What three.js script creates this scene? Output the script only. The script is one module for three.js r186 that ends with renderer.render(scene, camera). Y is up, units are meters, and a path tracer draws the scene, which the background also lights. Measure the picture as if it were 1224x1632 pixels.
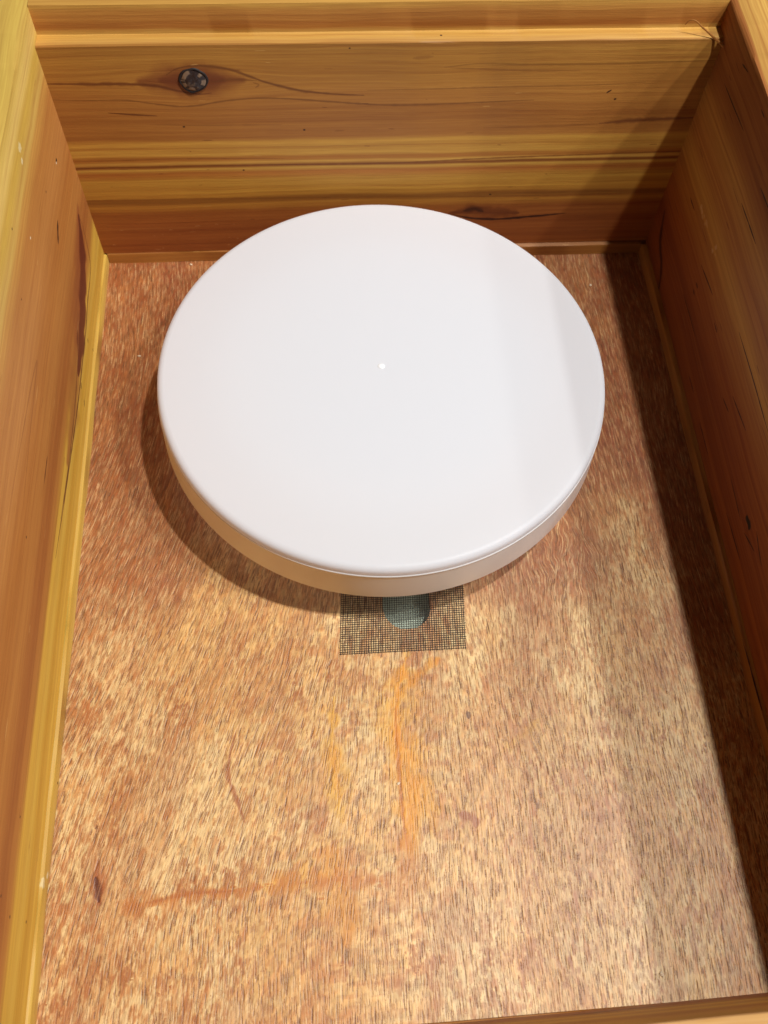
import * as THREE from 'three';
import { mergeGeometries, toCreasedNormals } from 'three/addons/utils/BufferGeometryUtils.js';

// ---------- camera, light, exposure ----------
const scene = new THREE.Scene();
const camera = new THREE.PerspectiveCamera(57.856, 768 / 1024, 0.02, 20);
camera.position.set(-0.03933, 0.48937, 0.45447);
camera.rotation.set(-1.08959, -0.11962, 0.06566, 'YXZ');
camera.focus = 0.485; camera.userData.fStop = 12;
scene.add(camera);
scene.background = new THREE.Color().setRGB(0.022, 0.02, 0.018);   // dim room around the box

const renderer = new THREE.WebGLRenderer({ antialias: true });
renderer.setSize(768, 1024);
renderer.toneMapping = THREE.LinearToneMapping;
renderer.toneMappingExposure = 1.0;
renderer.shadowMap.enabled = true;

// a row of four ceiling lamps to the right: each throws its own edge of the right-hand board
for (const [x, y, z, power, size] of [
  [0.427, 1.6, 0.28, 5.5, 1.2], [0.846, 1.6, 0.42, 3.6, 1.5], [1.265, 1.6, 0.45, 2.7, 1.8], [1.68, 1.6, 0.48, 1.6, 2.2],
]) {
  const lamp = new THREE.PointLight(0xffffff, power, 0, 2);
  lamp.position.set(x, y, z);
  lamp.castShadow = true;
  lamp.shadow.radius = size;
  lamp.shadow.mapSize.set(1024, 1024);
  lamp.shadow.camera.near = 0.2; lamp.shadow.camera.far = 4;
  scene.add(lamp);
}

// ---------- numbers and noise ----------
let seed = 7;
const rnd = () => { seed |= 0; seed = (seed + 0x6D2B79F5) | 0; let t = Math.imul(seed ^ (seed >>> 15), 1 | seed); t = (t + Math.imul(t ^ (t >>> 7), 61 | t)) ^ t; return ((t ^ (t >>> 14)) >>> 0) / 4294967296; };
const HASH = new Float32Array(65536); for (let i = 0; i < 65536; i++) HASH[i] = rnd();
function noise(x, y) {
  const xi = Math.floor(x), yi = Math.floor(y); let fx = x - xi, fy = y - yi;
  fx = fx * fx * (3 - 2 * fx); fy = fy * fy * (3 - 2 * fy);
  const a = (yi & 255) << 8, b = ((yi + 1) & 255) << 8, c = xi & 255, d = (xi + 1) & 255;
  const p = HASH[a | c], q = HASH[a | d], r = HASH[b | c], s = HASH[b | d];
  return p + (q - p) * fx + (r - p + (p - q - r + s) * fx) * fy;
}
const fbm = (x, y) => (noise(x, y) * 4 + noise(x * 2.03 + 17.3, y * 2.03 + 5.1) * 2 + noise(x * 4.1 + 3.7, y * 4.1 + 31.9)) / 7;
const clamp = (x, a = 0, b = 1) => (x < a ? a : x > b ? b : x);
const smooth = (a, b, x) => { const t = clamp((x - a) / (b - a)); return t * t * (3 - 2 * t); };
const toLin = (c) => { c /= 255; return c <= 0.04045 ? c / 12.92 : Math.pow((c + 0.055) / 1.055, 2.4); };
const toByte = (l) => { l = clamp(l); return 255 * (l <= 0.0031308 ? 12.92 * l : 1.055 * Math.pow(l, 1 / 2.4) - 0.055); };

// a picture in millimetres: u along, v across; col holds colour, hgt holds relief
class Surface {
  constructor(u0, v0, U, V, w, h) { Object.assign(this, { u0, v0, U, V, w, h }); this.col = new Float32Array(w * h * 3); this.hgt = new Float32Array(w * h).fill(0.5); this.sx = w / U; this.sy = h / V; }
  each(f) {
    const c = [0, 0, 0];
    for (let j = 0; j < this.h; j++) for (let i = 0; i < this.w; i++) {
      const n = j * this.w + i; c[3] = 0.5; f(this.u0 + (i + 0.5) / this.sx, this.v0 + (j + 0.5) / this.sy, c);
      this.col[n * 3] = c[0]; this.col[n * 3 + 1] = c[1]; this.col[n * 3 + 2] = c[2]; this.hgt[n] = c[3];
    }
  }
  // mark every texel within reach of a polyline: f(distance, share along) gives the strength
  stroke(raw, width, rgb, strength = 1, { soft = 0.6, rough = 0.35, taper = true, dig = 0, scale = 3, fibres = 0 } = {}) {
    const pts = raw.length < 3 ? raw : new THREE.CatmullRomCurve3(raw.map(([a, b]) => new THREE.Vector3(a, b, 0)), false, 'centripetal').getPoints(raw.length * 5).map((p) => [p.x, p.y]);
    let total = 0; const acc = [0];
    for (let k = 1; k < pts.length; k++) { total += Math.hypot(pts[k][0] - pts[k - 1][0], pts[k][1] - pts[k - 1][1]); acc.push(total); }
    const reach = width * (1 + rough) * 0.5 * (1 + 0.25 * soft) + 0.3, xs = pts.map((p) => p[0]), ys = pts.map((p) => p[1]);
    const I0 = Math.max(0, Math.floor((Math.min(...xs) - reach - this.u0) * this.sx)), I1 = Math.min(this.w - 1, Math.ceil((Math.max(...xs) + reach - this.u0) * this.sx));
    const J0 = Math.max(0, Math.floor((Math.min(...ys) - reach - this.v0) * this.sy)), J1 = Math.min(this.h - 1, Math.ceil((Math.max(...ys) + reach - this.v0) * this.sy));
    const W = I1 - I0 + 1; if (W < 1 || J1 < J0) return; const mask = new Float32Array(W * (J1 - J0 + 1));
    for (let k = 1; k < pts.length; k++) {
      const [ax, ay] = pts[k - 1], [bx, by] = pts[k], dx = bx - ax, dy = by - ay, ll = dx * dx + dy * dy || 1e-6;
      const i0 = Math.max(I0, Math.floor((Math.min(ax, bx) - reach - this.u0) * this.sx)), i1 = Math.min(I1, Math.ceil((Math.max(ax, bx) + reach - this.u0) * this.sx));
      const j0 = Math.max(J0, Math.floor((Math.min(ay, by) - reach - this.v0) * this.sy)), j1 = Math.min(J1, Math.ceil((Math.max(ay, by) + reach - this.v0) * this.sy));
      for (let j = j0; j <= j1; j++) for (let i = i0; i <= i1; i++) {
        const u = this.u0 + (i + 0.5) / this.sx, v = this.v0 + (j + 0.5) / this.sy;
        const t = clamp(((u - ax) * dx + (v - ay) * dy) / ll), d = Math.hypot(u - ax - dx * t, v - ay - dy * t); if (d > reach) continue;
        const s = (acc[k - 1] + t * Math.sqrt(ll)) / (total || 1);
        let half = width * 0.5 * (1 + rough * (noise(u / scale + 9, v / scale) * 2 - 1));
        if (taper) half *= Math.min(1, 0.25 + 3 * Math.min(s, 1 - s));
        const m = strength * (1 - smooth(Math.max(0, half * (1 - soft)), half * (1 + 0.25 * soft) + 0.08, d)), q = (j - J0) * W + i - I0;
        if (m > mask[q]) mask[q] = m;
      }
    }
    for (let j = J0; j <= J1; j++) for (let i = I0; i <= I1; i++) {
      let m = mask[(j - J0) * W + i - I0]; if (m < 0.003) continue; const n = j * this.w + i;
      if (fibres) m *= 1 - fibres * noise((this.u0 + i / this.sx) / 0.62 + 40, (this.v0 + j / this.sy) / 7 + 3) * 1.3;
      for (let c = 0; c < 3; c++) this.col[n * 3 + c] += (rgb[c] - this.col[n * 3 + c]) * m;
      this.hgt[n] -= dig * m;
    }
  }
  dot(u, v, r, rgb, strength = 1, dig = 0) { this.stroke([[u - r * 0.3, v], [u + r * 0.3, v]], r * 2, rgb, strength, { taper: false, soft: 0.4, dig, scale: 1 }); }
  colour(gain = 1) {
    const d = new Uint8Array(this.w * this.h * 4), lut = new Uint8Array(1024), g = Array.isArray(gain) ? gain : [gain, gain, gain];
    const tables = g.map((k) => { const t = new Uint8Array(1024); for (let i = 0; i < 1024; i++) t[i] = Math.round(toByte(Math.min(0.9, toLin(i / 4) * k))); return t; });
    for (let n = 0; n < this.w * this.h; n++) { for (let c = 0; c < 3; c++) d[n * 4 + c] = tables[c][Math.round(clamp(this.col[n * 3 + c], 0, 255) * 4)]; d[n * 4 + 3] = 255; }
    return this.tex(d, THREE.SRGBColorSpace);
  }
  relief() { const d = new Uint8Array(this.w * this.h * 4); for (let n = 0; n < this.w * this.h; n++) { const x = Math.round(255 * clamp(this.hgt[n])); d[n * 4] = d[n * 4 + 1] = d[n * 4 + 2] = x; d[n * 4 + 3] = 255; } return this.tex(d, THREE.NoColorSpace); }
  tex(d, space) {
    const t = new THREE.DataTexture(d, this.w, this.h, THREE.RGBAFormat); t.colorSpace = space; t.magFilter = THREE.LinearFilter; t.minFilter = THREE.LinearMipmapLinearFilter; t.generateMipmaps = true;
    t.wrapS = t.wrapT = THREE.MirroredRepeatWrapping; t.anisotropy = 8; t.needsUpdate = true; return t;
  }
}
const mix3 = (a, b, t, out) => { for (let i = 0; i < 3; i++) out[i] = a[i] + (b[i] - a[i]) * t; return out; };

// ---------- board wood: colour bands across the board, fibres and growth lines along it ----------
function boardSurface({ u0, U, V, w, h, bands, wobble = 2.5, s = 0, bend = null, lines = 1, grain = 1 }) {
  const S = new Surface(u0, 0, U, V, w, h), base = [0, 0, 0];
  S.each((u, v, c) => {
    let vv = v + (fbm(u / 130 + s, v / 45 + s) - 0.5) * 2 * wobble + (noise(u / 23 + s, v / 9) - 0.5) * 0.7;
    if (bend) vv += bend(u, v);
    let k = 0; while (k < bands.length - 2 && vv > bands[k + 1][0]) k++;
    const a = bands[k], b = bands[k + 1]; mix3(a[1], b[1], smooth(a[0], b[0], vv), base);
    const streak = fbm(u / 260 + s * 3, vv / 1.7 + s) - 0.5, broad = fbm(u / 300 + s, vv / 7 + s * 5) - 0.5, fibre = noise(u / 9 + s, vv / 0.34) - 0.5, fibre2 = noise(u / 30, vv / 0.7 + s) - 0.5;
    const ring = Math.pow(1 - Math.abs(noise(u / 700 + s, vv / 4.6 + s * 7) * 2 - 1), 9) * lines;
    const m = 1 + streak * 0.3 * grain + broad * 0.26 * grain + fibre * 0.07 + fibre2 * 0.08 - ring * 0.17;
    c[0] = base[0] * (0.35 + 0.65 * m); c[1] = base[1] * m; c[2] = base[2] * (m * 1.25 - 0.25);
    c[3] = 0.55 + fibre * 0.25 + streak * 0.35 - ring * 0.1;
  });
  return S;
}
const DARK = [52, 24, 10], RED = [104, 44, 20];

const backS = boardSurface({
  u0: -187, U: 374, V: 206, w: 2048, h: 1128, s: 3.1, wobble: 1.6, lines: 0.6, grain: 0.72,
  bands: [[0, [154, 84, 36]], [8, [178, 102, 44]], [12, [166, 90, 38]], [30, [166, 90, 38]], [43, [168, 94, 38]], [50, [196, 128, 48]], [54.5, [158, 98, 36]], [58, [204, 140, 52]], [70, [206, 146, 56]], [76, [182, 108, 42]], [79.5, [208, 150, 62]], [81.5, [140, 78, 28]], [84, [210, 150, 64]], [87, [182, 112, 42]], [91, [212, 152, 62]], [99, [204, 142, 56]], [103, [170, 104, 42]], [126, [178, 112, 46]], [150, [180, 118, 46]], [163, [172, 112, 44]], [164, [214, 156, 74]], [170, [206, 146, 62]], [173, [214, 158, 76]], [176, [184, 114, 48]], [184, [190, 122, 52]], [189, [206, 146, 64]], [206, [208, 152, 76]]],
  bend: (u, v) => { const dx = (u + 106.8) / 34, dy = v - 141.5; return -Math.sign(dy) * 6.5 * Math.exp(-dx * dx) * Math.exp(-Math.abs(dy) / 11) + 2.2 * Math.exp(-(((u - 70) / 26) ** 2)) * Math.exp(-Math.abs(v - 37) / 7); },
});
{
  const B = backS, halo = { soft: 1.6, rough: 0.2, scale: 6 };
  B.stroke([[-136, 141], [-118, 141], [-96, 141.3], [-80, 141]], 19, RED, 0.55, halo);
  B.stroke([[-124, 141.5], [-91, 141.5]], 19, RED, 0.6, halo);
  B.stroke([[-187, 140.4], [-160, 139.8], [-144, 139.6], [-128, 138.2], [-115.8, 134.8], [-103.9, 132.6], [-98, 133.2]], 2.4, [96, 44, 16], 0.75, { soft: 1.1 });
  B.stroke([[-121, 145], [-115.3, 148.6], [-106.4, 150.5], [-95, 149.8], [-84.7, 147.4], [-76, 143.6], [-68.1, 140], [-58, 136.6], [-47.5, 133.8], [-30, 131.4], [-12, 130.2]], 2.1, [104, 54, 18], 0.75, { soft: 1.1 });
  B.stroke([[-98, 140], [-86, 141.6], [-72, 140.6]], 2, [112, 60, 20], 0.6, { soft: 1 });
  B.stroke([[-74, 139.5], [-71, 138], [-73, 136.2]], 1.4, [122, 70, 24], 0.5);
  B.stroke([[-187, 130.3], [-170, 129.4], [-146.5, 129.2], [-130, 126.4], [-115.7, 124.5], [-105, 125.4], [-94.1, 127.4], [-75, 129.2], [-58.4, 128.8], [-30, 126.2], [0, 123.5], [40, 123.6], [87, 125]], 1.5, [112, 62, 22], 0.62, { soft: 1 });
  B.stroke([[-158, 121], [-145, 119.6], [-131, 118.4]], 1.1, [96, 46, 16], 0.75);
  B.stroke([[-136, 112.4], [-110, 111.6], [-60, 111]], 1.2, [126, 70, 26], 0.5, { soft: 1 });
  B.stroke([[33, 147.5], [52, 149.4], [75.6, 148.4], [120, 148.2], [187, 149.4]], 1.6, [120, 70, 24], 0.5, { soft: 1 });
  B.stroke([[36, 147], [60, 145.6], [86, 144.4], [110, 144.2]], 1.4, [126, 72, 26], 0.45, { soft: 1 });
  B.stroke([[-10, 133.4], [52.6, 133.9], [125, 134.7], [150, 136]], 1.3, [124, 72, 26], 0.45, { soft: 1 });
  B.stroke([[130, 108], [150, 109.6], [187, 111]], 3.4, [92, 42, 18], 0.6, { soft: 1.3 });
  B.stroke([[60, 106], [100, 106.6], [132, 108]], 2.2, [124, 68, 26], 0.35, { soft: 1.3 });
  B.stroke([[15, 153.4], [26, 154.2]], 2.6, [140, 84, 32], 0.5, { soft: 1.2 });
  B.stroke([[-187, 81.6], [-100, 81.9], [0, 81.2], [60, 83], [120, 84.6], [187, 86]], 1.3, [120, 62, 20], 0.7, { taper: false, soft: 1 });
  B.stroke([[-187, 86.5], [-120, 87.4], [-60, 86.2]], 1, [130, 72, 26], 0.6, { soft: 1 });
  B.stroke([[-187, 55.6], [-100, 55.2], [0, 54], [90, 52], [187, 53]], 1.5, [138, 78, 28], 0.55, { taper: false, soft: 1.2 });
  // the small knot half hidden behind the lid, with its crack
  B.stroke([[46, 38], [60, 40], [74, 38.5], [92, 37]], 11, [96, 40, 18], 0.6, { soft: 1.5 });
  B.stroke([[55, 40], [62, 41.5], [68, 39]], 5, [60, 26, 14], 0.75, { soft: 1 });
  B.stroke([[48, 37], [60, 33.5], [78, 32], [100, 33.6], [124, 36]], 2.2, [44, 14, 8], 0.9, { soft: 0.8, dig: 0.3 });
  B.stroke([[-187, 30], [-150, 31], [-120, 30.5]], 2, [206, 140, 66], 0.25, { soft: 1 });
  B.stroke([[-187, 5.5], [-120, 5.2], [-60, 5]], 1.4, [96, 42, 16], 0.6, { taper: false });
  for (const [u, v, r] of [[-116.9, 110.7, 0.55], [-46.9, 107, 0.55], [-85.7, 77.9, 0.5], [70.8, 53.8, 0.7], [135, 124.9, 0.6], [30, 168, 0.5], [-20, 160, 0.4]]) B.dot(u, v, r, DARK, 0.9);
  B.stroke([[129, 129.2], [131.6, 131.2]], 1, DARK, 0.9);
  for (let k = 0; k < 46; k++) { const u = -180 + rnd() * 360, v = 2 + rnd() * 158; B.stroke([[u, v], [u + 1 + rnd() * 5, v + (rnd() - 0.5)]], 0.35 + rnd() * 0.3, rnd() < 0.6 ? [112, 60, 22] : [224, 170, 96], 0.35 + rnd() * 0.4); }
  for (let k = 0; k < 26; k++) { const u = -180 + rnd() * 130, v = 6 + rnd() * 30; B.stroke([[u, v], [u + 0.5 + rnd() * 4, v + (rnd() - 0.5) * 0.6]], 0.3 + rnd() * 0.4, [226, 168, 110], 0.3 + rnd() * 0.4); }
}

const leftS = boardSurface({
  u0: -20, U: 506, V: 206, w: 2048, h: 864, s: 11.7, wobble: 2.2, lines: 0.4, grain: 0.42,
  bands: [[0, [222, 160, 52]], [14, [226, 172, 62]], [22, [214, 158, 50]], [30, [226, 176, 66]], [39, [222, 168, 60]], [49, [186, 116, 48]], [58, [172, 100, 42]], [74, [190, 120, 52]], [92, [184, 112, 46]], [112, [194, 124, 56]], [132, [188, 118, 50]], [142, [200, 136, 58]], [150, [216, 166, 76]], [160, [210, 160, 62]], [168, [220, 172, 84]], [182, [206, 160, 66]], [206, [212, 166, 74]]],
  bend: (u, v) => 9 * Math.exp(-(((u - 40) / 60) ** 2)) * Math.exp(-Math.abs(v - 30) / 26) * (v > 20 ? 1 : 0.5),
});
{
  const B = leftS;
  B.stroke([[20, 69], [30, 66], [45, 58], [62, 52], [80, 47], [100, 42], [125, 38], [150, 36], [180, 36]], 24, [150, 78, 38], 0.6, { soft: 0.9, scale: 9 });
  B.stroke([[24, 66], [34, 56], [48, 47], [62, 42], [78, 38], [96, 36], [118, 34]], 17, [104, 42, 22], 0.88, { soft: 0.4, scale: 7 });
  B.stroke([[22, 62], [26, 46], [33, 35], [46, 31.5], [60, 31], [78, 29], [110, 28.6], [152, 29.8], [188, 33], [240, 38]], 2, [78, 30, 14], 0.8, { soft: 0.9, dig: 0.25 });
  B.stroke([[86, 44], [100, 40], [118, 37]], 3, [196, 132, 62], 0.6, { soft: 1 });
  B.stroke([[94, 41], [112, 37.5], [140, 34], [176, 33.4], [216, 37]], 1.6, [84, 40, 20], 0.7, { soft: 1 });
  B.stroke([[180, 41], [230, 44], [300, 45], [380, 45]], 3, [158, 92, 36], 0.35, { soft: 1.5 });
  B.stroke([[59, 98], [64, 96], [71, 92.6]], 2.4, [50, 22, 12], 0.95, { soft: 0.5, dig: 0.4 });
  B.dot(27.8, 112.9, 1.0, [40, 24, 16], 0.95, 0.5); B.dot(29.4, 112.2, 0.7, [240, 224, 190], 0.9);
  for (const [u, v, u2, v2] of [[119, 27.2, 123, 25.6], [125.5, 18.2, 129, 16.2], [83.4, 23.5, 85, 21.6], [81.6, 11.2, 83, 9.8]]) B.stroke([[u, v], [u2, v2]], 1.3, [60, 24, 10], 0.9, { soft: 0.5 });
  B.stroke([[196, 69.2], [204, 69.2], [212, 69]], 1.2, [72, 32, 14], 0.9);
  B.stroke([[240, 109], [222, 107.6], [200, 106], [172, 103.4], [158, 100.4], [172, 99], [200, 97], [240, 93]], 1.5, [146, 84, 34], 0.6, { soft: 1 });
  for (const [u, v] of [[120.3, 154], [143.8, 131], [408, 60], [415.3, 45.8], [415.8, 22.9], [373.6, 46.8], [60, 120], [250, 84]]) B.dot(u, v, 0.55, DARK, 0.85);
  B.dot(72, 160, 2.2, [236, 214, 168], 0.6); B.dot(76, 155, 1.4, [240, 222, 180], 0.6); B.dot(104, 131, 0.6, [240, 226, 190], 0.9);
  for (let k = 0; k < 60; k++) { const u = rnd() * 460, v = 10 + rnd() * 150; B.stroke([[u, v], [u + 2 + rnd() * 9, v + (rnd() - 0.5)]], 0.35 + rnd() * 0.3, rnd() < 0.65 ? [150, 88, 34] : [234, 186, 112], 0.3 + rnd() * 0.35); }
}

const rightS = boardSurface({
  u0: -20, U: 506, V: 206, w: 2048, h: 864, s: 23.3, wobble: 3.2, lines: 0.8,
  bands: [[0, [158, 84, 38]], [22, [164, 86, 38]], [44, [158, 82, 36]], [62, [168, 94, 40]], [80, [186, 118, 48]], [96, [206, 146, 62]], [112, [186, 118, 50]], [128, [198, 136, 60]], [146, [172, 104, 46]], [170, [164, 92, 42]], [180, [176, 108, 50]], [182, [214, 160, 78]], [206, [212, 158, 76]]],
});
{
  const B = rightS, C = { soft: 0.7, dig: 0.45 };
  for (const p of [[[30.7, 170], [39.9, 172]], [[67.6, 171.3], [73.7, 171.4]], [[35, 81.7], [46, 81.8]], [[76, 40.7], [92, 41.2], [110, 41.4]], [[80, 71.6], [106, 74.8]], [[121, 68.1], [128, 67.9]], [[146, 90.8], [180, 91], [214, 90.2]], [[164, 54.2], [175, 56.2]], [[171, 65.5], [196, 69.2]], [[124, 20.4], [137, 20.8]], [[158, 18.4], [181, 18.5]], [[209, 38.5], [234, 36.8]], [[222, 22.6], [252, 24]], [[242, 37], [250, 40.4], [256, 42.6]], [[248, 51], [256, 48.2], [266, 46]], [[90, 130], [120, 131]], [[100, 150], [126, 151.4]], [[20, 150], [60, 152]], [[270, 70], [300, 71]], [[300, 40], [340, 42]], [[290, 120], [330, 121]]])
    B.stroke(p, 1.05, [40, 14, 8], 0.9, C);
  B.stroke([[236.6, 44.7], [241.8, 44.7]], 4.2, [24, 10, 6], 0.98, { soft: 0.4, taper: false, dig: 0.5 });
  B.stroke([[84, 60.2], [88, 60]], 1.6, DARK, 0.9); B.stroke([[84, 54.4], [88, 54]], 2, [70, 30, 14], 0.8);
  B.stroke([[10, 46], [22, 28], [33, 23.5], [42, 14], [45, 8]], 6, [44, 16, 10], 0.8, { soft: 1, scale: 5 });
  for (let k = 0; k < 16; k++) B.dot(50 + rnd() * 20 + (k > 10 ? 24 : 0), 88 + rnd() * 6, 0.5 + rnd() * 1.1, [226, 176, 116], 0.5);
  for (let k = 0; k < 70; k++) { const u = rnd() * 460, v = 10 + rnd() * 165; B.stroke([[u, v], [u + 3 + rnd() * 12, v + (rnd() - 0.5)]], 0.4 + rnd() * 0.4, rnd() < 0.75 ? [96, 46, 20] : [206, 146, 80], 0.3 + rnd() * 0.4); }
}

// ---------- plywood: mottled pale veneer full of short open pores, brown patches, orange drip stains ----------
const plyS = new Surface(-190, -4, 380, 474, 1640, 2048);
const curl = (x, z) => Math.exp(-(((x - 92) / 34) ** 2 + ((z - 222) / 42) ** 2)) + 0.5 * Math.exp(-(((x + 40) / 22) ** 2 + ((z - 296) / 14) ** 2));
function flow(x, z) {   // lean of the grain from the box's length, radians
  const lean = -0.34 * smooth(70, -110, x) * smooth(60, 240, z) * (1 - 0.75 * smooth(390, 440, z)) + (fbm(x / 110 + 3, z / 150) - 0.5) * 0.34 + (noise(x / 34, z / 30 + 9) - 0.5) * 0.16;
  return lean + (noise(x / 5 + 20, z / 4) - 0.5) * 1.2 * curl(x, z);
}
{
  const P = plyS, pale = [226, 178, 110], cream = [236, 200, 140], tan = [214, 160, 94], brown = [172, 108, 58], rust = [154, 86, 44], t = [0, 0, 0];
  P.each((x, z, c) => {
    const sx = x + z * 0.22 * smooth(60, -110, x), a = fbm(x / 60 + 1, z / 90 + 2), b = fbm(sx / 8 + 5, z / 17 + 7), f = fbm(sx / 1.5 + 11, z / 4.6 + 3), g = noise(sx / 0.5, z / 2.8);
    mix3(pale, cream, smooth(0.35, 0.65, a + (b - 0.5) * 0.5), c);
    mix3(c, tan, smooth(0.42, 0.7, fbm(x / 30 + 40, z / 44 + 13) + (f - 0.5) * 0.9) * 0.8, c);
    // brown mixed in: small flecks in front, denser and darker behind and along the left
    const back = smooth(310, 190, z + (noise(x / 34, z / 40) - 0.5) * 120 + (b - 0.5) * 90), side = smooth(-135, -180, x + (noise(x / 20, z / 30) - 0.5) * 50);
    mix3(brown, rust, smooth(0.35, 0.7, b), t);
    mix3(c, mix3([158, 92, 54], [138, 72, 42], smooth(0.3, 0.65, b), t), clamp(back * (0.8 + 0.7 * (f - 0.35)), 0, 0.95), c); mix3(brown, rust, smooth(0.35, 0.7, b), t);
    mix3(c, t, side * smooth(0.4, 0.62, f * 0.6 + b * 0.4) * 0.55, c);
    const m = smooth(0.545, 0.66, fbm(sx / 7 + 60, z / 12 + 22) * 0.5 + f * 0.5);
    mix3(c, t, m * 0.42, c);
    mix3(c, t, smooth(0.5, 0.66, fbm((x + z * 0.32) / 13 + 12, (z - x * 0.2) / 62 + 5) + (f - 0.5) * 0.35) * 0.3, c);
    const fleck = smooth(0.56, 0.68, noise(sx / 1.2 + 90, z / 2.6 + 31) * 0.65 + noise(sx / 0.6, z / 1.5) * 0.35);
    mix3(c, [172, 108, 58], fleck * 0.32, c);
    const k = 1 + (g - 0.5) * 0.16 + (f - 0.5) * 0.2; c[0] *= k; c[1] *= k; c[2] *= k; c[3] = 0.6 + (g - 0.5) * 0.25;
  });
  // honey coloured drips and brown streaks, soaked along the fibres
  const stains = (a) => {
    const S = (p, w, rgb, k, o) => P.stroke(p, w, rgb, k * a, o);
  const O = [226, 140, 24], Y = [234, 172, 52], st = { soft: 1.5, rough: 0.9, taper: true, scale: 6, fibres: 0.5 };
  S([[-2, 290], [-5, 303], [-8, 313], [-9, 330], [-7, 344], [-4, 360], [-5, 375], [-7, 394]], 21, Y, 0.6, { ...st, soft: 1.5 });
  S([[-2.4, 292], [-6.5, 305], [-9.5, 316], [-9.8, 330], [-8.6, 342]], 6.5, O, 0.9, st);
  S([[-9, 330], [-7, 346], [-4.5, 360], [-6, 374], [-9, 390]], 18, O, 0.82, st);
  S([[16, 293], [5, 301], [-4, 309]], 8, O, 0.75, st);
  S([[-9.8, 318], [-10.4, 340], [-10, 372], [-9, 394]], 2, [184, 96, 22], 0.6, { soft: 1.2, rough: 0.6 });
  S([[-8, 386], [-10, 398], [-9, 416]], 17, [192, 116, 46], 0.65, st);
  S([[-42.5, 312], [-44.5, 338], [-43.5, 356], [-41, 376]], 12, Y, 0.72, st);
  S([[-44.5, 336], [-43, 352], [-42, 364]], 6.5, O, 0.5, st);
  S([[-48, 390], [-45, 404], [-41, 418], [-40, 432]], 18, [216, 140, 44], 0.7, st);
  S([[-80, 405], [-50, 402]], 14, Y, 0.4, st);
  S([[44, 346], [56, 338], [66, 330]], 5, Y, 0.35, st);
  S([[-146, 411], [-128, 408.6], [-117, 406.4], [-92.8, 405.6], [-65.3, 404.2], [-40, 404], [-22, 405.8]], 8, [190, 112, 46], 0.85, { soft: 1.1, rough: 1.2, scale: 4, taper: false, fibres: 0.4 });
  S([[-137, 409], [-117, 406], [-95, 406]], 2.6, [168, 92, 38], 0.7, { soft: 1, rough: 0.9, fibres: 0.5 });
  S([[-162.5, 388], [-161, 399], [-159.6, 408]], 8, [164, 90, 46], 0.75, { soft: 1.2 });
  S([[-162.4, 396], [-160.8, 402], [-160, 407]], 4, [72, 26, 12], 0.95, { soft: 0.8, dig: 0.4 });
  S([[-95, 328], [-98.4, 342], [-98.2, 352], [-93.9, 363], [-90, 374]], 2.6, [166, 98, 56], 0.8, { soft: 1, rough: 0.7 });
  S([[28.4, 323.4], [29, 327.4]], 3.6, [112, 72, 42], 0.95, { soft: 0.7 }); S([[19, 376], [26, 379], [27, 383]], 6, [168, 100, 56], 0.9, { soft: 0.6 });
  };
  stains(1);
  for (const [x, z, w, s] of [[-125, 316, 13, 0.6], [-126, 312, 6, 0.8], [-168, 322, 22, 0.4], [-154, 330, 6, 0.6], [-152, 352, 9, 0.55], [-157, 372, 13, 0.6], [-168, 437, 22, 0.6], [-150, 434, 15, 0.6], [-118, 396, 12, 0.6], [-96, 396, 9, 0.6], [-128, 300, 14, 0.4], [-14, 428, 26, 0.4], [34, 424, 34, 0.35], [70, 360, 8, 0.55], [62, 350, 7, 0.5], [92, 376, 9, 0.35], [-62, 304, 9, 0.55], [-40, 296, 10, 0.6], [-24, 302, 8, 0.5], [46, 300, 10, 0.35], [-76, 386, 8, 0.55], [-60, 436, 8, 0.55], [-40, 442, 9, 0.55], [-90, 438, 11, 0.55], [-122, 448, 16, 0.55], [52, 408, 7, 0.4], [130, 342, 7, 0.4], [-140, 420, 14, 0.4], [-104, 452, 16, 0.5], [0, 446, 20, 0.45], [20, 450, 18, 0.4], [-176, 448, 12, 0.5]]) {
    for (let k = 0; k < 9; k++) { const dx = (rnd() - 0.5) * w, dz = (rnd() - 0.5) * w * 1.3; const th = flow(x, z), ln = w * (0.25 + rnd() * 0.5); P.stroke([[x + dx, z + dz], [x + dx + Math.sin(th) * ln, z + dz + Math.cos(th) * ln]], w * (0.12 + rnd() * 0.24), [172, 104, 54], Math.min(0.8, s * 1.1), { soft: 1.1, rough: 1.2, scale: 1.3 }); }
  }
  // open pores: short straight dark dashes that follow the grain, and paler fibres between them
  const dash = (x, z, len, wid, rgb, a, dig) => {
    const wild = curl(x, z) > 0.12, n = wild ? Math.max(2, Math.round(len / 0.7)) : 1, step = len / n; let px = x, pz = z, th = flow(x, z) + (rnd() - 0.5) * 0.08;
    for (let k = 0; k < n; k++) {
      if (wild) th = flow(px, pz);
      const dx = Math.sin(th) * step, dz = Math.cos(th) * step, sub = Math.ceil(step * 4.8);
      for (let q = 0; q < sub; q++) {
        const fx = (px + dx * q / sub + 190) * P.sx, i = Math.floor(fx), fr = fx - i, j = Math.floor((pz + dz * q / sub + 4) * P.sy), s = (k + q / sub) / n, tp = Math.min(1, 4 * Math.min(s, 1 - s) + 0.2);
        for (let o = 0; o <= wid; o++) { const ii = i + o; if (ii < 0 || ii >= P.w || j < 0 || j >= P.h) continue; const m = a * tp * (o === 0 ? 1 - fr : o === wid ? fr : 1), nn = j * P.w + ii; for (let c = 0; c < 3; c++) P.col[nn * 3 + c] += (rgb[c] - P.col[nn * 3 + c]) * m; P.hgt[nn] -= dig * m; }
      }
      px += dx; pz += dz;
    }
  };
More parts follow.
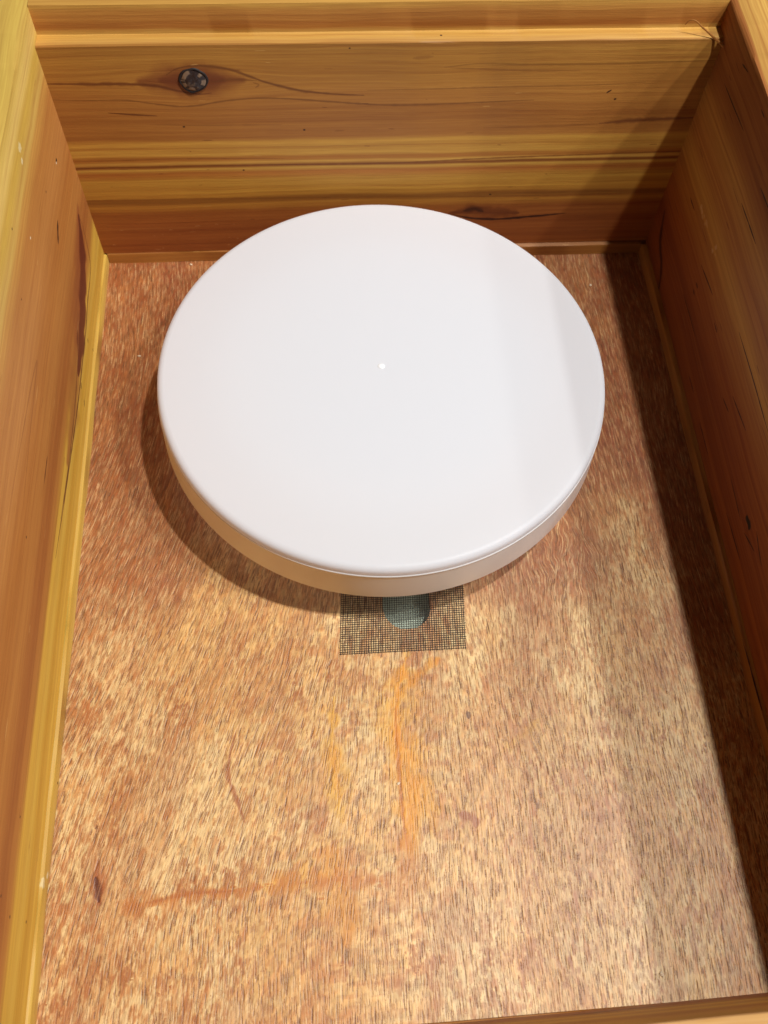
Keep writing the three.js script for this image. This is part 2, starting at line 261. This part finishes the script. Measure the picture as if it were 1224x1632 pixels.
  const anyX = () => -190 + rnd() * 380, anyZ = () => -4 + rnd() * 474;
  for (let k = 0; k < 34000; k++) dash(anyX(), anyZ(), 3 + rnd() * 9, rnd() < 0.6 ? 1 : 2, [246, 214, 162], 0.16 + rnd() * 0.28, -0.12);
  for (let k = 0; k < 14000; k++) dash(anyX(), anyZ(), 0.8 + rnd() * 2.4, 2, [156, 98, 50], 0.25 + rnd() * 0.35, 0.2);
  for (let k = 0; k < 46000; k++) { const big = rnd(); dash(anyX(), anyZ(), 2.2 + rnd() * 6.5, big > 0.86 ? 2 : 1, big > 0.7 ? [104, 64, 34] : [134, 88, 48], 0.25 + rnd() * 0.45, 0.4); }
  stains(0.42);
}

// ---------- materials ----------
const boardMat = (S, gain, rough) => new THREE.MeshPhysicalMaterial({ map: S.colour(gain), bumpMap: S.relief(), bumpScale: 0.0002, roughness: rough, specularIntensity: 0.8 });
const M = {
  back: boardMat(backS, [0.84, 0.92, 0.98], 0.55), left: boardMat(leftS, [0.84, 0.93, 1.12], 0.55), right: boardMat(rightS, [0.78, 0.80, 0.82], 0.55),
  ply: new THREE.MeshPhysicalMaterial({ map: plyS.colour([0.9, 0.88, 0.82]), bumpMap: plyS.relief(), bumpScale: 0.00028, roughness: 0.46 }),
  lid: new THREE.MeshPhysicalMaterial({ color: new THREE.Color().setRGB(0.925, 0.935, 0.96), roughness: 1, transmission: 0.38, thickness: 0, clearcoat: 0.5, clearcoatRoughness: 0.4, side: THREE.DoubleSide }),
  skirt: new THREE.MeshPhysicalMaterial({ color: new THREE.Color().setRGB(0.985, 0.985, 0.975), roughness: 0.3, transmission: 0.26, thickness: 0, side: THREE.DoubleSide }),
  wire: new THREE.MeshStandardMaterial({ color: new THREE.Color().setRGB(0.022, 0.022, 0.02), roughness: 0.6 }),
  below: new THREE.MeshStandardMaterial({ color: new THREE.Color().setRGB(0.58, 0.65, 0.49), roughness: 0.7 }),
  crumb: new THREE.MeshStandardMaterial({ color: new THREE.Color().setRGB(0.78, 0.62, 0.42), roughness: 0.9 }),
};

// ---------- helpers ----------
function part(name, geo, mat, parent) { const m = new THREE.Mesh(geo, mat); m.name = name; m.castShadow = m.receiveShadow = true; parent.add(m); return m; }
function thing(name, label, category, group) { const g = new THREE.Group(); g.name = name; g.userData = { label, category }; if (group) g.userData.group = group; scene.add(g); return g; }

// sweep a cross-section [d, y] along a board; place(s, d, y) gives the point. u runs along the board, v follows the section from vStart
function sweep(prof, s0, s1, segs, place, uvBox, vStart, jitter = 0.0001, flip = false) {
  const pos = [], uv = [], idx = [], n = prof.length; let acc = [vStart];
  for (let k = 1; k < n; k++) acc.push(acc[k - 1] + Math.hypot(prof[k][0] - prof[k - 1][0], prof[k][1] - prof[k - 1][1]));
  const tri = (a, b, c) => (flip ? idx.push(a, c, b) : idx.push(a, b, c));
  for (let k = 0; k < n - 1; k++) {
    const b0 = pos.length / 3;
    for (let i = 0; i <= segs; i++) for (const q of [k, k + 1]) {
      const s = s0 + (s1 - s0) * i / segs, jt = (noise(s * 34 + q * 7.7, q * 3.1) - 0.5) * 2 * jitter;
      pos.push(...place(s, prof[q][0] + jt, prof[q][1] + jt)); uv.push((s * 1000 - uvBox[0]) / uvBox[1], acc[q] * 1000 / uvBox[2]);
    }
    for (let i = 0; i < segs; i++) { const a = b0 + i * 2; tri(a, a + 2, a + 1); tri(a + 1, a + 2, a + 3); }
  }
  for (const [s, f] of [[s0, 1], [s1, -1]]) {
    const b0 = pos.length / 3, sh = prof.map(([d, y]) => new THREE.Vector2(d, y));
    prof.forEach(([d, y]) => { pos.push(...place(s, d, y)); uv.push(0.3 + d * 0.2, y * 1000 / uvBox[2]); });
    for (const [a, b, c] of THREE.ShapeUtils.triangulateShape(sh, [])) { if (f > 0) tri(b0 + a, b0 + b, b0 + c); else tri(b0 + a, b0 + c, b0 + b); }
  }
  const g = new THREE.BufferGeometry(); g.setAttribute('position', new THREE.Float32BufferAttribute(pos, 3)); g.setAttribute('uv', new THREE.Float32BufferAttribute(uv, 2)); g.setIndex(idx);
  return toCreasedNormals(g, 0.7);
}

// ---------- the surface below, seen through the slot ----------
const below = part('ground', new THREE.BoxGeometry(1.1, 0.02, 1.2), M.below, scene);
below.position.set(0, -0.0212, 0.23); below.userData = { kind: 'structure', label: 'pale grey green surface under the board' };

// ---------- cover board: plywood panel with a slot, thin rim round it ----------
const board = thing('cover_board', 'mottled plywood cover board with orange drip stains and a round ended slot', 'board');
{
  const sh = new THREE.Shape(); sh.moveTo(-0.2055, 0.02); sh.lineTo(0.2055, 0.02); sh.lineTo(0.2055, -0.485); sh.lineTo(-0.2055, -0.485); sh.closePath();
  const hole = new THREE.Path(), r = 0.01345, cx = 0.0003, za = 0.2618, zb = 0.203;
  hole.absarc(cx, -za, r, Math.PI, 2 * Math.PI, false); hole.absarc(cx, -zb, r, 0, Math.PI, false); hole.closePath(); sh.holes.push(hole);
  const g = new THREE.ExtrudeGeometry(sh, { depth: 0.006, bevelEnabled: false, curveSegments: 24 }); g.rotateX(-Math.PI / 2); g.translate(0, -0.006, 0);
  const p = g.attributes.position, uv = g.attributes.uv; for (let i = 0; i < p.count; i++) uv.setXY(i, (p.getX(i) * 1000 + 190) / 380, (p.getZ(i) * 1000 + 4) / 474);
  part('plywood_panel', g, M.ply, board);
  // rim strips 9 mm high standing on the panel, a little proud of the box boards, and the same below
  const H = 0.0088, c = 0.0007, prof = [[0, 0.0002], [0, H - c], [c * 0.35, H - c * 0.3], [c, H], [0.02, H], [0.02, 0.0002]];
  const strip = (name, a, b, mat, uvBox, v0, flip) => { const dx = b[0] - a[0], dz = b[1] - a[1], len = Math.hypot(dx, dz), ux = dx / len, uz = dz / len, nx = uz, nz = -ux; return part(name, sweep(prof, 0, len, 60, (s, d, y) => [a[0] + ux * s + nx * d, y, a[1] + uz * s + nz * d], uvBox, v0, 0.0003, flip), mat, board); };
  strip('rim_strip', [-0.1846, 0.4700], [-0.1850, 0.0006], M.left, [-20, 506, 206], 0.152, false);
  strip('rim_strip', [0.1832, 0.0035], [0.1846, 0.4642], M.right, [-20, 506, 206], 0.112, false);
  strip('rim_strip', [-0.1846, 0.0004], [0.1828, 0.0034], M.back, [-187, 374, 206], 0.112, false);
  strip('rim_strip', [0.1842, 0.4655], [-0.1842, 0.4712], M.back, [-187, 374, 206], 0.112, false);
  for (const [sx, sz, w, d] of [[-0.195, 0.2325, 0.02, 0.49], [0.195, 0.2325, 0.02, 0.49], [0, -0.0095, 0.368, 0.018], [0, 0.474, 0.368, 0.018]]) { const gg = new THREE.BoxGeometry(w, 0.0049, d); gg.translate(sx, -0.00855, sz); part('bottom_strip', gg, M.right, board); }
}

// ---------- hive box: four boards on the rim ----------
const box = thing('hive_box', 'open wooden hive box of honey brown boards with dark knots', 'box');
{
  const y0 = 0.009, T = 0.019, yl = 0.1628, yt = 0.1795, e = 0.0009, rb = 0.010;
  const rab = [[0, y0], [0, yl - e], [e * 0.3, yl - e * 0.3], [e, yl], [rb, yl], [rb, yt - e], [rb + e * 0.3, yt - e * 0.3], [rb + e, yt], [T, yt], [T, y0]];
  const plain = [[0, y0], [0, yt - e * 1.6], [e * 0.5, yt - e * 0.5], [e * 1.6, yt], [0.025 - e, yt], [0.025, yt - e], [0.025, y0]];
  const back = part('back_board', sweep(rab, -0.1866, 0.1866, 90, (s, d, y) => [s, y, -d], [-187, 374, 206], y0), M.back, box);
  part('front_board', sweep(rab, -0.1866, 0.1866, 90, (s, d, y) => [s, y, 0.4692 - 0.024 * s + d], [-187, 374, 206], y0, 0.00012, true), M.back, box);
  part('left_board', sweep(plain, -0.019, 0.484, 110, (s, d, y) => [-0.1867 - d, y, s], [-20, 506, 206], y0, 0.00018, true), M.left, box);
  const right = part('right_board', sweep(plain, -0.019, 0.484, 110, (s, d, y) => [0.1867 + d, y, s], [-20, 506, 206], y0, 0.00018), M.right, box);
  // loose dead knot in the back board: dark disc, slightly domed and cracked, with a raised dark bark ring
  const kg = new THREE.SphereGeometry(1, 40, 20, 0, Math.PI * 2, 0, Math.PI / 2), kp = kg.attributes.position, kc = [];
  for (let i = 0; i < kp.count; i++) {
    const x = kp.getX(i), y = kp.getY(i), z = kp.getZ(i), n = fbm(x * 3 + 5, z * 3 + 9), rr = 1 + (noise(Math.atan2(z, x) * 2.2 + 8, 1) - 0.5) * 0.16;
    kp.setXYZ(i, x * 0.0071 * rr, y * 0.0009 * (0.5 + n), z * 0.0069 * rr);
    const edge = Math.hypot(x, z), chip = edge > 0.62 && edge < 0.93 && noise(Math.atan2(z, x) * 2.6 + 3, 5) > 0.66 ? 1 : smooth(0.62, 0.75, n) * 0.35;
    kc.push(0.022 + 0.22 * chip, 0.012 + 0.15 * chip, 0.012 + 0.09 * chip);
  }
  kg.setAttribute('color', new THREE.Float32BufferAttribute(kc, 3)); kg.rotateX(Math.PI / 2); kg.computeVertexNormals();
  const knot = part('knot', kg, new THREE.MeshStandardMaterial({ vertexColors: true, roughness: 0.45 }), back); knot.position.set(-0.1068, 0.1416, 0.0002); knot.userData.label = 'dark dead knot with pale chips';
  const ring = new THREE.TorusGeometry(1, 0.09, 10, 48), rp = ring.attributes.position;
  for (let i = 0; i < rp.count; i++) { const a = Math.atan2(rp.getY(i), rp.getX(i)), rr = 1 + (noise(a * 2.2 + 8, 1) - 0.5) * 0.16; rp.setXYZ(i, rp.getX(i) * 0.0074 * rr, rp.getY(i) * 0.0072 * rr, rp.getZ(i) * 0.006); }
  ring.computeVertexNormals(); part('knot_ring', ring, new THREE.MeshStandardMaterial({ color: new THREE.Color().setRGB(0.012, 0.007, 0.006), roughness: 0.7 }), back).position.set(-0.1068, 0.1416, 0.0001);
  // thin splinter lifted off the right board, curling across the corner
  const path = new THREE.CatmullRomCurve3([[0.1640, 0.1680, -0.0050], [0.1655, 0.1708, -0.0044], [0.1682, 0.1712, -0.0036], [0.1730, 0.1682, -0.0022], [0.1785, 0.1648, -0.0006], [0.1835, 0.1618, 0.0012], [0.1868, 0.1600, 0.0030]].map((p) => new THREE.Vector3(...p)));
  const sg = new THREE.TubeGeometry(path, 40, 0.0006, 6), sp = sg.attributes.position;
  for (let i = 0; i < sp.count; i++) { const k = Math.floor(i / 7) / 40, c = path.getPointAt(k), w = 0.45 + 0.6 * k; sp.setXYZ(i, c.x + (sp.getX(i) - c.x) * w, c.y + (sp.getY(i) - c.y) * w * 1.25, c.z + (sp.getZ(i) - c.z) * w * 0.5); }
  const suv = sg.attributes.uv; for (let i = 0; i < suv.count; i++) suv.setXY(i, 0.2 + suv.getX(i) * 0.05, 0.52 + suv.getY(i) * 0.01);
  sg.computeVertexNormals(); part('splinter', sg, M.right, right);
}

// ---------- insect mesh over the slot ----------
const mesh = thing('wire_mesh', 'black insect mesh patch covering the slot in front of the white feeder', 'mesh');
{
  const make = (along) => {
    const gs = []; const z0 = 0.178, z1 = 0.2883, w = 0.0698, pitch = 0.00131, shear = (z) => -0.0500 * (z - 0.2883) - 0.0033;
    const bar = (x0, za, x1, zb, y, t) => { const dx = x1 - x0, dz = zb - za, L = Math.hypot(dx, dz), g = new THREE.CylinderGeometry(t, t, L, 5, 1, false); g.rotateZ(Math.PI / 2); g.rotateY(-Math.atan2(dz, dx)); g.translate((x0 + x1) / 2, y, (za + zb) / 2); gs.push(g); };
    if (along) for (let x = -w / 2; x <= w / 2 + 1e-6; x += pitch) { const j = (noise(x * 900, 1) - 0.5) * 0.0003, e = (rnd() - 0.5) * 0.0008; bar(x + shear(z0) + j, z0, x + shear(z1 + e) - j, z1 + e, 0.00024, 0.00016); }
    else for (let z = z1 - 0.0003; z >= z0; z -= pitch) { const j = (noise(z * 900, 4) - 0.5) * 0.0003, e = (rnd() - 0.5) * 0.0007; bar(-w / 2 + shear(z) - 0.0002 + e, z + 0.0002 + j, w / 2 + shear(z) + 0.0002 + e, z - 0.0003 - j, 0.00048, 0.00016); }
    return mergeGeometries(gs);
  };
  part('lengthwise_strands', make(true), M.wire, mesh).userData.kind = 'stuff';
  part('crosswise_strands', make(false), M.wire, mesh).userData.kind = 'stuff';
}

// ---------- round feeder: shallow tub under an overhanging lid ----------
const feeder = thing('round_feeder', 'round white plastic feeder with a flat lid and translucent rim', 'feeder');
{
  feeder.position.set(-0.0076, 0, 0.1383);
  const v = (a) => a.map(([x, y]) => new THREE.Vector2(x, y));
  part('tub', new THREE.LatheGeometry(v([[0, 0.0006], [0.0960, 0.0006], [0.0975, 0.0016], [0.0995, 0.036], [0.1005, 0.0370], [0.1005, 0.0385], [0.0980, 0.0385], [0.0955, 0.003], [0, 0.003]]), 128), M.lid, feeder);
  const top = part('lid', new THREE.LatheGeometry(v([[0, 0.0600], [0.06, 0.0600], [0.112, 0.0600], [0.1234, 0.0599], [0.1250, 0.0596], [0.1262, 0.0590], [0.1271, 0.0580], [0.1275, 0.0568], [0.1276, 0.0552], [0.1277, 0.0540]]), 160), M.lid, feeder);
  part('skirt', new THREE.LatheGeometry(v([[0.1277, 0.0540], [0.1281, 0.0537], [0.1282, 0.0531], [0.1280, 0.0525], [0.1281, 0.0515], [0.1288, 0.0410], [0.1294, 0.0306], [0.1292, 0.0300]]), 160), M.skirt, top);
  const nub = new THREE.SphereGeometry(0.0021, 20, 12); nub.scale(1, 0.32, 0.9); part('nub', nub, new THREE.MeshPhysicalMaterial({ color: new THREE.Color().setRGB(0.9, 0.9, 0.9), roughness: 0.15 }), top).position.set(-0.0008, 0.0600, 0.0);
}

// ---------- crumbs of wood lying on the board ----------
const crumbSpots = [[-0.160, 0.0803, 0.9, 'left of the feeder'], [0.1441, 0.0316, 1.0, 'in the shadow right of the feeder'], [-0.1294, 0.004, 0.9, 'against the back board left of the feeder'], [-0.0111, 0.3592, 0.8, 'on the orange drip stain'], [0.1083, 0.455, 1.1, 'near the front board']];
crumbSpots.forEach(([x, z, s, where], k) => {
  const g = new THREE.IcosahedronGeometry(0.0007 * s, 1), p = g.attributes.position; for (let i = 0; i < p.count; i++) { const n = 0.65 + 0.7 * noise(p.getX(i) * 3000 + k * 9, p.getZ(i) * 3000 + p.getY(i) * 2000); p.setXYZ(i, p.getX(i) * n * 1.7, p.getY(i) * n * 0.7, p.getZ(i) * n); }
  g.computeVertexNormals(); const m = part(k ? 'wood_crumb_' + String(k).padStart(3, '0') : 'wood_crumb', g, M.crumb, scene); m.position.set(x, 0.0005 * s, z); m.rotation.y = k * 1.3;
  m.userData = { label: 'tiny pale wood crumb on the plywood ' + where, category: 'crumb', group: 'wood crumbs on the plywood' };
});

renderer.render(scene, camera);
